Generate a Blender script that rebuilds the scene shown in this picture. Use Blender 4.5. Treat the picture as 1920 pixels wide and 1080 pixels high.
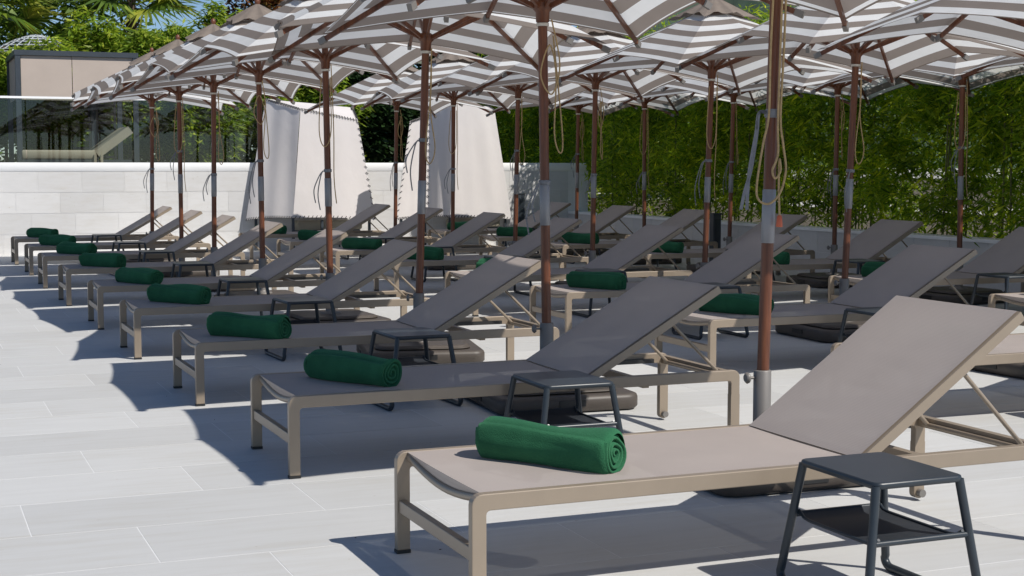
import bpy, bmesh, math, random
import numpy as np
from mathutils import Vector, Matrix
R = math.radians
random.seed(7)
for o in list(bpy.data.objects): bpy.data.objects.remove(o)
scene = bpy.context.scene
col = scene.collection

# ------------------------------------------------------------------ camera
FPX, PITCH, YAW = 2791.7, 4.682, 22.377
CAM = Vector((-1.369, -3.726, 1.236))
cd = bpy.data.cameras.new('camera'); cam = bpy.data.objects.new('camera', cd); col.objects.link(cam)
cd.sensor_width = 36.0; cd.lens = FPX / 1920 * 36.0; cd.clip_end = 8000
cam.location = CAM; cam.rotation_euler = (R(90 - PITCH), 0, R(-YAW)); scene.camera = cam

# ------------------------------------------------------------------ sky and sun
SUN = Vector((0.505, -0.745, 1.0)).normalized()          # towards the sun
elev = math.asin(SUN.z); azim = math.atan2(SUN.x, SUN.y)
world = bpy.data.worlds.new('World'); scene.world = world; world.use_nodes = True
wn = world.node_tree; bg = wn.nodes['Background']
sky = wn.nodes.new('ShaderNodeTexSky'); sky.sky_type = 'NISHITA'; sky.sun_disc = False
sky.sun_elevation = elev; sky.sun_rotation = azim
sky.altitude = 2500; sky.air_density = 1.0; sky.dust_density = 0.0; sky.ozone_density = 4.0
wn.links.new(sky.outputs[0], bg.inputs[0]); bg.inputs[1].default_value = 0.085
sl = bpy.data.lights.new('sun', 'SUN'); sl.energy = 4.2; sl.angle = R(0.5); sl.color = (1, .955, .89)
so = bpy.data.objects.new('sun', sl); col.objects.link(so)
so.rotation_euler = (-SUN).to_track_quat('-Z', 'Y').to_euler()
scene.view_settings.view_transform = 'Standard'; scene.view_settings.look = 'None'
scene.view_settings.exposure = 0.12; scene.view_settings.gamma = 1.0
scene.render.engine = 'CYCLES'
scene.cycles.max_bounces = 8; scene.cycles.transparent_max_bounces = 24

# ------------------------------------------------------------------ materials
def nt(name):
    m = bpy.data.materials.new(name); m.use_nodes = True
    t = m.node_tree; b = t.nodes['Principled BSDF']
    return m, t, b
def N(t, kind, **kw):
    n = t.nodes.new(kind)
    for k, v in kw.items():
        if k.startswith('i_'): n.inputs[k[2:].replace('_', ' ')].default_value = v
        else: setattr(n, k, v)
    return n
def L(t, a, b): t.links.new(a, b)
def ramp(t, src, stops):
    r = N(t, 'ShaderNodeValToRGB'); e = r.color_ramp.elements
    while len(e) < len(stops): e.new(.5)
    for i, (p, c) in enumerate(stops): e[i].position = p; e[i].color = (*c, 1)
    L(t, src, r.inputs[0]); return r.outputs[0]
def noise(t, scale, detail=4, vec=None, rough=.55):
    n = N(t, 'ShaderNodeTexNoise'); n.inputs['Scale'].default_value = scale
    n.inputs['Detail'].default_value = detail; n.inputs['Roughness'].default_value = rough
    if vec is not None: L(t, vec, n.inputs['Vector'])
    return n.outputs['Fac']
def mapped(t, scale, out='Object'):
    tc = N(t, 'ShaderNodeTexCoord'); mp = N(t, 'ShaderNodeMapping'); mp.inputs['Scale'].default_value = scale
    L(t, tc.outputs[out], mp.inputs['Vector']); return mp.outputs[0]
def bump(t, b, h, strength=.2, dist=.01):
    n = N(t, 'ShaderNodeBump'); n.inputs['Strength'].default_value = strength; n.inputs['Distance'].default_value = dist
    L(t, h, n.inputs['Height']); L(t, n.outputs[0], b.inputs['Normal'])
def mul(c, k): return tuple(x * k for x in c)
def worldpos(t, scale):
    g = N(t, 'ShaderNodeNewGeometry'); mp = N(t, 'ShaderNodeMapping'); mp.inputs['Scale'].default_value = scale
    L(t, g.outputs['Position'], mp.inputs['Vector']); return mp.outputs[0]
def simple(name, c, rough=.5, metal=0, var=.12, scale=6, bumpy=0, spec=.5):
    m, t, b = nt(name)
    f = noise(t, scale, 5, mapped(t, (1, 1, 1)))
    L(t, ramp(t, f, [(.3, mul(c, 1 - var)), (.7, mul(c, 1 + var))]), b.inputs['Base Color'])
    b.inputs['Roughness'].default_value = rough; b.inputs['Metallic'].default_value = metal
    b.inputs['Specular IOR Level'].default_value = spec
    if bumpy: bump(t, b, noise(t, scale * 12, 4, mapped(t, (1, 1, 1))), bumpy)
    return m
M = {}
def stone(name, c, randomize=True, streak=(1.1, 9, 9), var=.05):
    m, t, b = nt(name)
    f = noise(t, 2.2, 7, worldpos(t, streak), .62); g = noise(t, 1.1, 3, worldpos(t, (1, 1, 1)))
    mx = N(t, 'ShaderNodeMath', operation='MULTIPLY_ADD'); L(t, f, mx.inputs[0]); mx.inputs[1].default_value = .6
    sc = N(t, 'ShaderNodeMath', operation='MULTIPLY'); L(t, g, sc.inputs[0]); sc.inputs[1].default_value = .4
    L(t, sc.outputs[0], mx.inputs[2])
    c1 = ramp(t, mx.outputs[0], [(.34, (c[0] * (1 - 1.3 * var), c[1] * (1 - 1.6 * var), c[2] * (1 - 2.2 * var))), (.5, c), (.66, mul(c, 1 + .9 * var))])
    hs = N(t, 'ShaderNodeHueSaturation'); L(t, c1, hs.inputs['Color'])
    oi = N(t, 'ShaderNodeObjectInfo'); gi = N(t, 'ShaderNodeNewGeometry')
    ad = N(t, 'ShaderNodeMath', operation='ADD'); L(t, oi.outputs['Random'], ad.inputs[0]); L(t, gi.outputs['Random Per Island'], ad.inputs[1])
    fr = N(t, 'ShaderNodeMath', operation='FRACT'); L(t, ad.outputs[0], fr.inputs[0])
    mr = N(t, 'ShaderNodeMapRange'); L(t, fr.outputs[0], mr.inputs[0]); mr.inputs[3].default_value = .93; mr.inputs[4].default_value = 1.05
    L(t, mr.outputs[0], hs.inputs['Value'])
    # small dark specks of dirt
    sp = noise(t, 26, 2, worldpos(t, (1, 1.6, 1)), .5)
    spr = ramp(t, sp, [(.73, (1, 1, 1)), (.79, (.72, .66, .58))])
    mm = N(t, 'ShaderNodeMix', data_type='RGBA', blend_type='MULTIPLY'); mm.inputs[0].default_value = .6
    L(t, hs.outputs[0], mm.inputs[6]); L(t, spr, mm.inputs[7]); L(t, mm.outputs[2], b.inputs['Base Color'])
    b.inputs['Roughness'].default_value = .6; b.inputs['Specular IOR Level'].default_value = .35
    bump(t, b, f, .08, .004)
    return m
M['slab'] = stone('slab', (.575, .575, .56))
M['wtile'] = stone('wall_tile', (.66, .65, .635), streak=(1.5, 1.5, 7))
M['grout'] = simple('grout', (.74, .74, .73), .8, var=.03)
M['wgrout'] = simple('wall_grout', (.78, .77, .76), .8, var=.04)
M['coping'] = simple('coping', (.92, .92, .91), .6, var=.02)
M['frame'] = simple('taupe_aluminium', (.305, .245, .182), .38, .15, .04, 9)
M['cap'] = simple('black_plastic', (.018, .018, .018), .45)
M['steel'] = simple('brushed_steel', (.29, .29, .30), .5, .35, .06)
M['screw'] = simple('screw', (.6, .6, .6), .3, .9)
M['table'] = simple('anthracite', (.026, .034, .042), .36, 0, .08, 14, .02)
M['tray'] = simple('tray_mesh', (.018, .022, .028), .6)
M['socket'] = simple('socket', (.20, .185, .17), .5, .2, .06)
M['base'] = simple('base', (.078, .064, .053), .5, 0, .1, 5, .03)
M['whitering'] = simple('white_ring', (.6, .56, .5), .5)
M['rope'] = simple('rope', (.42, .29, .14), .8, 0, .2, 60)
M['strap'] = simple('strap', (.20, .205, .22), .8, 0, .15, 30)
M['toggle'] = simple('toggle', (.55, .12, .05), .4)
M['darkmetal'] = simple('dark_metal', (.055, .066, .078), .45, .2, .06)
M['lace'] = simple('lace', (.03, .03, .035), .8)
M['cushion'] = simple('cushion', (.36, .32, .24), .85, 0, .06, 4)
M['blind'] = simple('blind', (.50, .42, .36), .85, 0, .04, 3)
M['roofpale'] = simple('pale_roof', (.42, .45, .48), .7, 0, .3, 30, .3)
# sling: woven mesh that lets some light through
def sling_mat(name, open_):
    m, t, b = nt(name)
    mp = mapped(t, (1, 1, 1))
    w1 = N(t, 'ShaderNodeTexWave', wave_type='BANDS', bands_direction='X'); w1.inputs['Scale'].default_value = 62; L(t, mp, w1.inputs[0])
    w2 = N(t, 'ShaderNodeTexWave', wave_type='BANDS', bands_direction='Y'); w2.inputs['Scale'].default_value = 62; L(t, mp, w2.inputs[0])
    a = N(t, 'ShaderNodeMath', operation='MULTIPLY'); L(t, w1.outputs['Fac'], a.inputs[0]); L(t, w2.outputs['Fac'], a.inputs[1])
    c = (.47, .408, .37)
    f = noise(t, 2.5, 3, mp)
    c0 = ramp(t, f, [(.3, mul(c, .95)), (.7, mul(c, 1.05))])
    c1 = ramp(t, a.outputs[0], [(0, (.86, .86, .86)), (1, (1.12, 1.12, 1.12))])
    mm = N(t, 'ShaderNodeMix', data_type='RGBA', blend_type='MULTIPLY'); mm.inputs[0].default_value = 1
    L(t, c0, mm.inputs[6]); L(t, c1, mm.inputs[7]); L(t, mm.outputs[2], b.inputs['Base Color'])
    b.inputs['Roughness'].default_value = .75
    tr = N(t, 'ShaderNodeBsdfTransparent'); tl = N(t, 'ShaderNodeBsdfTranslucent'); tl.inputs[0].default_value = (.3, .24, .2, 1)
    m1 = N(t, 'ShaderNodeMixShader'); m1.inputs[0].default_value = .10; L(t, b.outputs[0], m1.inputs[1]); L(t, tl.outputs[0], m1.inputs[2])
    m2 = N(t, 'ShaderNodeMixShader'); m2.inputs[0].default_value = open_; L(t, m1.outputs[0], m2.inputs[1]); L(t, tr.outputs[0], m2.inputs[2])
    L(t, m2.outputs[0], t.nodes['Material Output'].inputs[0]); return m
M['sling'] = sling_mat('seat_mesh', .055); M['backsling'] = sling_mat('back_mesh', .02)
def towel_mat():
    m, t, b = nt('towel')
    mp = mapped(t, (1, 1, 1)); f = noise(t, 7, 5, mp); g = noise(t, 260, 2, mp)
    L(t, ramp(t, f, [(.3, (.017, .082, .040)), (.7, (.031, .138, .064))]), b.inputs['Base Color'])
    b.inputs['Roughness'].default_value = .95; b.inputs['Specular IOR Level'].default_value = .1
    b.inputs['Sheen Weight'].default_value = .25; b.inputs['Sheen Tint'].default_value = (.3, .8, .45, 1)
    bump(t, b, g, .7, .004); return m
M['towel'] = towel_mat()
def wood_mat():
    m, t, b = nt('wood')
    f = noise(t, 5, 6, mapped(t, (9, 9, .7)), .6); g = noise(t, 1.3, 2, mapped(t, (1, 1, 1)))
    c1 = ramp(t, f, [(.28, (.075, .024, .011)), (.55, (.165, .055, .023)), (.75, (.24, .088, .036))])
    c2 = ramp(t, g, [(.35, (.75, .72, .7)), (.65, (1.1, 1.1, 1.1))])
    mm = N(t, 'ShaderNodeMix', data_type='RGBA', blend_type='MULTIPLY'); mm.inputs[0].default_value = 1
    L(t, c1, mm.inputs[6]); L(t, c2, mm.inputs[7]); L(t, mm.outputs[2], b.inputs['Base Color'])
    b.inputs['Roughness'].default_value = .42; return m
M['wood'] = wood_mat()
def cloth(name, colsock_fn, transl=.3):
    m, t, b = nt(name); c = colsock_fn(t)
    L(t, c, b.inputs['Base Color']); b.inputs['Roughness'].default_value = .85; b.inputs['Specular IOR Level'].default_value = .15
    tl = N(t, 'ShaderNodeBsdfTranslucent'); L(t, c, tl.inputs[0])
    m1 = N(t, 'ShaderNodeMixShader'); m1.inputs[0].default_value = transl
    L(t, b.outputs[0], m1.inputs[1]); L(t, tl.outputs[0], m1.inputs[2]); L(t, m1.outputs[0], t.nodes['Material Output'].inputs[0])
    bump(t, b, noise(t, 5, 4, mapped(t, (1, 1, 1))), .25, .02)
    return m
PITCHS = .182
def stripes(t):
    uv = N(t, 'ShaderNodeUVMap'); sx = N(t, 'ShaderNodeSeparateXYZ'); L(t, uv.outputs[0], sx.inputs[0])
    oi = N(t, 'ShaderNodeObjectInfo')
    of = N(t, 'ShaderNodeMath', operation='MULTIPLY_ADD'); L(t, oi.outputs['Random'], of.inputs[0]); of.inputs[1].default_value = .09
    L(t, sx.outputs['Y'], of.inputs[2])
    dv = N(t, 'ShaderNodeMath', operation='DIVIDE'); L(t, of.outputs[0], dv.inputs[0]); dv.inputs[1].default_value = PITCHS
    fr = N(t, 'ShaderNodeMath', operation='FRACT'); L(t, dv.outputs[0], fr.inputs[0])
    r = N(t, 'ShaderNodeValToRGB'); r.color_ramp.interpolation = 'CONSTANT'
    r.color_ramp.elements[0].color = (.89, .895, .89, 1); r.color_ramp.elements[1].position = .5; r.color_ramp.elements[1].color = (.30, .258, .230, 1)
    L(t, fr.outputs[0], r.inputs[0])
    # binding along the rim
    bd = N(t, 'ShaderNodeMath', operation='LESS_THAN'); L(t, sx.outputs['Y'], bd.inputs[0]); bd.inputs[1].default_value = .012
    mb = N(t, 'ShaderNodeMix', data_type='RGBA'); L(t, bd.outputs[0], mb.inputs[0]); L(t, r.outputs[0], mb.inputs[6]); mb.inputs[7].default_value = (.2, .165, .14, 1)
    w = noise(t, 4, 5, mapped(t, (1, 1, 1))); wr = ramp(t, w, [(.3, (.9, .9, .89)), (.65, (1, 1, 1))])
    mm = N(t, 'ShaderNodeMix', data_type='RGBA', blend_type='MULTIPLY'); mm.inputs[0].default_value = .8
    L(t, mb.outputs[2], mm.inputs[6]); L(t, wr, mm.inputs[7]); return mm.outputs[2]
M['canopy'] = cloth('striped_canvas', stripes, .42)
M['vent'] = cloth('vent_canvas', lambda t: ramp(t, noise(t, 6), [(.3, (.24, .2, .17)), (.7, (.3, .25, .21))]), .25)
M['tent'] = cloth('tent_canvas', lambda t: ramp(t, noise(t, 3), [(.3, (.79, .75, .73)), (.7, (.84, .80, .78))]), .22)
def leaf_mat(name, cols, transl=.35, rough=.5, patch=.85):
    m, t, b = nt(name)
    gi = N(t, 'ShaderNodeNewGeometry')
    n = len(cols); c = ramp(t, gi.outputs['Random Per Island'], [(i / (n - 1), cols[i]) for i in range(n)])
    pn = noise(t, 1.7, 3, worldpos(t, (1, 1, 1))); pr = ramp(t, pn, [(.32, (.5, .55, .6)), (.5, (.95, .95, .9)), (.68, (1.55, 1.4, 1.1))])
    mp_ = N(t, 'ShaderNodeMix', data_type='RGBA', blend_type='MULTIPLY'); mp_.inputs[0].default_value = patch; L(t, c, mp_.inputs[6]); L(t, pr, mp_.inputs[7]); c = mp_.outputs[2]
    L(t, c, b.inputs['Base Color']); b.inputs['Roughness'].default_value = rough
    tl = N(t, 'ShaderNodeBsdfTranslucent')
    hs = N(t, 'ShaderNodeHueSaturation'); hs.inputs['Value'].default_value = 1.6; hs.inputs['Hue'].default_value = .485; L(t, c, hs.inputs['Color']); L(t, hs.outputs[0], tl.inputs[0])
    m1 = N(t, 'ShaderNodeMixShader'); m1.inputs[0].default_value = transl
    L(t, b.outputs[0], m1.inputs[1]); L(t, tl.outputs[0], m1.inputs[2]); L(t, m1.outputs[0], t.nodes['Material Output'].inputs[0])
    return m
M['bamboo'] = leaf_mat('bamboo_leaf', [(.07, .15, .008), (.15, .28, .012), (.27, .40, .02), (.46, .54, .03)], .55, patch=1.0)  # leaf tone variation at full contrast, also paints in sun patches and darker gaps
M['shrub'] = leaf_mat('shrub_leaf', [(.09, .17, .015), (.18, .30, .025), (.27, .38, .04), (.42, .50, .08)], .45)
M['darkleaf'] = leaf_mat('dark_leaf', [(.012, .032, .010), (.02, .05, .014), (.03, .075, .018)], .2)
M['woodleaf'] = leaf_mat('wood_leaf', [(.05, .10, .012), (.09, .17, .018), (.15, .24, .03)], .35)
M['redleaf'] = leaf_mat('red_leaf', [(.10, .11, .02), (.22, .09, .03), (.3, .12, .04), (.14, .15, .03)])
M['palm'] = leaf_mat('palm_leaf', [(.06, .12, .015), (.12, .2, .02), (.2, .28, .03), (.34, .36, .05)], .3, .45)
M['culm'] = simple('culm', (.12, .13, .03), .5, 0, .3, 8)
M['trunk'] = simple('trunk', (.13, .09, .055), .9, 0, .35, 14, .5)
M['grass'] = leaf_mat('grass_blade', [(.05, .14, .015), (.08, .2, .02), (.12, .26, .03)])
M['soil'] = simple('soil', (.10, .08, .055), .95, 0, .3, 4, .4)
M['hill'] = simple('hill_forest', (.045, .075, .045), .95, 0, .45, .02, 0)
M['groundpale'] = simple('pale_ground', (.5, .48, .44), .9, 0, .08, .6)
def glass_mat():
    m, t, b = nt('glass')
    tr = N(t, 'ShaderNodeBsdfTransparent'); tr.inputs[0].default_value = (.80, .83, .81, 1)
    gl = N(t, 'ShaderNodeBsdfGlossy'); gl.inputs['Roughness'].default_value = .01
    fr = N(t, 'ShaderNodeFresnel'); fr.inputs[0].default_value = 1.5
    ma = N(t, 'ShaderNodeMath', operation='MULTIPLY_ADD'); L(t, fr.outputs[0], ma.inputs[0]); ma.inputs[1].default_value = 1.1; ma.inputs[2].default_value = .0
    ms = N(t, 'ShaderNodeMixShader'); L(t, ma.outputs[0], ms.inputs[0]); L(t, tr.outputs[0], ms.inputs[1]); L(t, gl.outputs[0], ms.inputs[2])
    L(t, ms.outputs[0], t.nodes['Material Output'].inputs[0]); return m
M['glass'] = glass_mat()

# ------------------------------------------------------------------ mesh helpers
class MB:
    def __init__(s): s.v = []; s.f = []; s.uv = []; s.sm = []
    def add(s, vs, fs, smooth=False, uvs=None):
        o = len(s.v); s.v += [tuple(p) for p in vs]; s.f += [tuple(i + o for i in f) for f in fs]
        s.sm += [smooth] * len(fs)
        if uvs is not None: s.uv += uvs
    def box(s, x0, x1, y0, y1, z0, z1, mat=None):
        vs = [Vector((x, y, z)) for z in (z0, z1) for y in (y0, y1) for x in (x0, x1)]
        if mat is not None: vs = [mat @ v for v in vs]
        s.add(vs, [(0, 2, 3, 1), (4, 5, 7, 6), (0, 1, 5, 4), (2, 6, 7, 3), (0, 4, 6, 2), (1, 3, 7, 5)]); return s
    def rbox(s, x0, x1, y0, y1, z0, z1, r, n=3, rt=None):
        """box with rounded vertical edges and a softened top edge"""
        rt = r * .5 if rt is None else rt
        def ring(ins, z):
            pts = []
            for cx, cy, a0 in ((x1 - r, y1 - r, 0), (x0 + r, y1 - r, 90), (x0 + r, y0 + r, 180), (x1 - r, y0 + r, 270)):
                for k in range(n + 1):
                    a = R(a0 + 90 * k / n); rr = max(r - ins, .0005)
                    pts.append(Vector((cx + rr * math.cos(a), cy + rr * math.sin(a), z)))
            return pts
        rings = [ring(rt * .6, z0), ring(0, z0 + rt * .6), ring(0, z1 - rt), ring(rt * .3, z1 - rt * .3), ring(rt, z1)]
        m = len(rings[0]); vs = [p for rg in rings for p in rg]; fs = []
        for k in range(len(rings) - 1):
            for i in range(m): fs.append((k * m + i, k * m + (i + 1) % m, (k + 1) * m + (i + 1) % m, (k + 1) * m + i))
        s.add(vs, fs, True)
        s.add(rings[0], [tuple(reversed(range(m)))]); s.add(rings[-1], [tuple(range(m))]); return s
    def tube(s, pts, r, n=8, closed=False, cap=True):
        pts = [Vector(p) for p in pts]; rs = r if isinstance(r, (list, tuple)) else [r] * len(pts)
        vs = []; up = Vector((0, 0, 1)); prev = None
        for i, p in enumerate(pts):
            a = pts[max(i - 1, 0)]; b = pts[min(i + 1, len(pts) - 1)]
            t = (b - a).normalized() if (b - a).length > 1e-9 else Vector((0, 0, 1))
            if prev is None: prev = (up if abs(t.z) < .9 else Vector((1, 0, 0)))
            u = (prev - t * prev.dot(t)).normalized(); w = t.cross(u); prev = u
            for k in range(n):
                an = 2 * math.pi * k / n; vs.append(p + (u * math.cos(an) + w * math.sin(an)) * rs[i])
        fs = []
        for i in range(len(pts) - 1):
            for k in range(n): fs.append((i * n + k, i * n + (k + 1) % n, (i + 1) * n + (k + 1) % n, (i + 1) * n + k))
        s.add(vs, fs, True)
        if cap:
            s.add(vs[:n], [tuple(reversed(range(n)))]); s.add(vs[-n:], [tuple(range(n))])
        return s
    def bar(s, a, b, w, h, up=(0, 0, 1)):
        a = Vector(a); b = Vector(b); t = (b - a).normalized(); u = Vector(up); u = (u - t * u.dot(t)).normalized(); x = t.cross(u)
        vs = [p + x * (sx * w / 2) + u * (sz * h / 2) for p in (a, b) for sz in (-1, 1) for sx in (-1, 1)]
        s.add(vs, [(0, 1, 3, 2), (4, 6, 7, 5), (0, 4, 5, 1), (2, 3, 7, 6), (0, 2, 6, 4), (1, 5, 7, 3)]); return s
    def lathe(s, prof, n=16, c=(0, 0, 0)):
        vs = []
        for r_, z in prof:
            for k in range(n):
                a = 2 * math.pi * k / n; vs.append((c[0] + r_ * math.cos(a), c[1] + r_ * math.sin(a), c[2] + z))
        fs = [(i * n + k, i * n + (k + 1) % n, (i + 1) * n + (k + 1) % n, (i + 1) * n + k) for i in range(len(prof) - 1) for k in range(n)]
        s.add(vs, fs, True); return s
    def prism(s, outline, y0, y1):
        """outline: list of (x,z), extruded along y (convexity not needed)"""
        n = len(outline)
        s.add([(x, y0, z) for x, z in outline], [tuple(range(n))]); s.add([(x, y1, z) for x, z in outline], [tuple(reversed(range(n)))])
        s.add([(x, y, z) for y in (y0, y1) for x, z in outline], [(i, n + i, n + (i + 1) % n, (i + 1) % n) for i in range(n)], False); return s
    def mesh(s, name, mat):
        me = bpy.data.meshes.new(name); me.from_pydata(s.v, [], s.f)
        me.polygons.foreach_set('use_smooth', s.sm)
        if s.uv:
            ul = me.uv_layers.new(name='UVMap'); li = np.zeros(len(me.loops), 'i'); me.loops.foreach_get('vertex_index', li)
            ul.data.foreach_set('uv', np.array(s.uv, 'f')[li].ravel())
        me.materials.append(mat); me.validate(); me.update(); return me
    def build(s, name, mat, parent=None): return obj(name, s.mesh(name, M[mat] if isinstance(mat, str) else mat), parent)
def obj(name, me, parent=None, loc=None):
    o = bpy.data.objects.new(name, me); col.objects.link(o)
    if parent: o.parent = parent
    if loc is not None: o.location = loc
    return o
def soften(o, w=.003, zskip=None):
    bm = bmesh.new(); bm.from_mesh(o.data); bmesh.ops.remove_doubles(bm, verts=bm.verts, dist=1e-5)
    es = [e for e in bm.edges if len(e.link_faces) == 2 and e.calc_face_angle(0) > R(50) and (zskip is None or max(abs(v.co.z - zskip) for v in e.verts) > 1e-4)]
    bmesh.ops.bevel(bm, geom=es, offset=w, segments=2, profile=.5, affect='EDGES', clamp_overlap=True)
    bm.to_mesh(o.data); bm.free(); return o
def empty(name, loc, rz=0):
    o = bpy.data.objects.new(name, None); col.objects.link(o); o.location = loc; o.rotation_euler = (0, 0, rz); o.empty_display_size = .1; return o
def tag(o, label=None, cat=None, group=None, kind=None):
    if label: o['label'] = label
    if cat: o['category'] = cat
    if group: o['group'] = group
    if kind: o['kind'] = kind
    return o
def copy_tree(o, parent=None):
    c = o.copy(); col.objects.link(c); c.parent = parent
    for ch in list(o.children): copy_tree(ch, c)
    return c
def raw(name, verts, faces, mat, parent=None):
    me = bpy.data.meshes.new(name); verts = np.asarray(verts, 'f'); faces = np.asarray(faces, 'i'); k = faces.shape[1]
    me.vertices.add(len(verts)); me.vertices.foreach_set('co', verts.ravel())
    me.loops.add(faces.size); me.loops.foreach_set('vertex_index', faces.ravel())
    me.polygons.add(len(faces)); me.polygons.foreach_set('loop_start', np.arange(0, faces.size, k, dtype='i')); me.polygons.foreach_set('loop_total', np.full(len(faces), k, 'i'))
    me.materials.append(M[mat]); me.update(); me.validate(); return obj(name, me, parent)
ORD = ['front-most', 'second', 'third', 'fourth', 'fifth', 'sixth', 'seventh', 'eighth', 'ninth']
def nth(i, total):
    if i == 0: return 'front-most'
    if i == total - 1: return 'rearmost'
    return ORD[i] + ' from the front'

# ------------------------------------------------------------------ ground and paved terrace
g = MB(); g.add([(-3000, -3000, -.06), (3000, -3000, -.06), (3000, 3000, -.06), (-3000, 3000, -.06)], [(0, 1, 2, 3)])
tag(g.build('ground', 'groundpale'), kind='structure')
YB, XP = 17.9, 8.5                                     # back wall face, planter wall face
f = MB(); f.box(-8, XP + .1, -9, YB + .1, -.05, 0.0)
floor = tag(f.build('terrace_floor', 'grout'), kind='structure')
SLX, SLY, J = 1.012, .4967, .0045
sb = MB(); sb.box(J / 2, SLX - J / 2, J / 2, SLY - J / 2, -.01, .0007)
slab_me = sb.mesh('paving_slab', M['slab'])
fwv = Vector((math.sin(R(YAW)), math.cos(R(YAW)), 0))
cells = []
for k in range(-19, 36):
    y0 = .42 + k * SLY
    if y0 < -9 or y0 + SLY > YB + .3: continue
    xo = -.30 - .3455 * k
    i0 = math.floor((-8 - xo) / SLX)
    for i in range(i0 + 1, i0 + 20):
        x0 = xo + i * SLX
        if x0 > XP - .05: break
        c = Vector((x0 + SLX / 2, y0 + SLY / 2, 0)); d = c - CAM; d.z = 0
        ang = math.degrees(math.atan2(d.x, d.y)) - YAW
        vis = abs(ang) < 22 and d.length > 3.0
        cells.append((0 if vis else 1, d.length, x0, y0))
cells.sort()
rest = MB()
for n, (h_, d_, x0, y0) in enumerate(cells):
    if n < 300 and h_ == 0: obj('paving_slab', slab_me, floor, (x0, y0, 0))
    else: rest.box(x0 + J / 2, min(x0 + SLX, XP + .08) - J / 2, y0 + J / 2, min(y0 + SLY, YB + .08) - J / 2, -.01, .0007)
tag(rest.build('paving_slabs', 'slab', floor), kind='stuff')

# ------------------------------------------------------------------ back wall, planter wall
def tiled(wall, axis, fixed, a0, a1, z0, z1, tw, th, offs, depth=.004):
    """tiles on a face; axis 'x': face at y=fixed looking -y; axis 'y': face at x=fixed looking -x"""
    cache = {}; nrow = round((z1 - z0) / th)
    for r in range(nrow):
        zb = z0 + (z1 - z0) * r / nrow; hh = (z1 - z0) / nrow
        a = a0 - tw + (offs[r % len(offs)]) % tw
        while a < a1:
            s, e = max(a, a0), min(a + tw, a1)
            if e - s > .03:
                key = (round(e - s, 3), round(hh, 3))
                if key not in cache:
                    b = MB(); w = e - s
                    if axis == 'x': b.box(.0025, w - .0025, -depth, .005, .0025, hh - .0025)
                    else: b.box(-depth, .005, .0025, w - .0025, .0025, hh - .0025)
                    cache[key] = b.mesh('wall_tile', M['wtile'])
                obj('wall_tile', cache[key], wall, (s, fixed, zb) if axis == 'x' else (fixed, s, zb))
            a += tw
w = empty('back_wall', (2, YB, 0)); 
tag(w, 'low pale stone-tiled wall with white coping behind the loungers', 'wall')
WX0, WX1 = -3.2, XP + .35
def at_parent(o, p): o.parent = p; o.matrix_parent_inverse = Matrix.Translation(-p.location); return o
core = at_parent(MB().box(WX0, WX1, YB, YB + .3, -.05, 1.16).build('wall_core', 'wgrout'), w)
wt = empty('tmp', (0, 0, 0))
tiled(wt, 'x', YB, WX0, XP, 0.0, 1.16, .588, .29, [.21, .59, .39, .1])
for o in list(wt.children): o.location = o.location - w.location; o.parent = w
bpy.data.objects.remove(wt)
cb = MB(); cb.rbox(WX0, WX1 - .35 + .32, YB - .008, YB + .36, 1.161, 1.285, .006, 2); at_parent(cb.build('coping', 'coping'), w)
pw = empty('planter_wall', (XP, 10, 0)); tag(pw, 'low stone-tiled planter wall in front of the bamboo hedge', 'wall')
at_parent(MB().box(XP, XP + .22, 1.0, YB, -.05, .485).build('wall_core', 'wgrout'), pw)
wt = empty('tmp', (0, 0, 0))
tiled(wt, 'y', XP, 1.0, YB - .015, 0.0, .485, .588, .2425, [.2, .5])
for o in list(wt.children): o.location = o.location - pw.location; o.parent = pw
bpy.data.objects.remove(wt)
at_parent(MB().box(XP - .02, XP + .24, 1.0, YB - .05, .485, .52).build('coping', 'coping'), pw)
tag(MB().box(XP + .22, 60, 1.0, 90, -.03, .42).build('planting_bed', 'soil'), kind='structure')
tag(MB().box(15.5, 18.5, 4, 80, .4, .424).build('sparkle_strip', 'groundpale'), kind='structure')  # pale strip added so bright sparkles show through the low hedge gaps
tag(MB().box(-40, XP + .22, YB + .3, 60, -.03, 1.12).build('upper_garden_ground', 'soil'), kind='structure')

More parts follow.
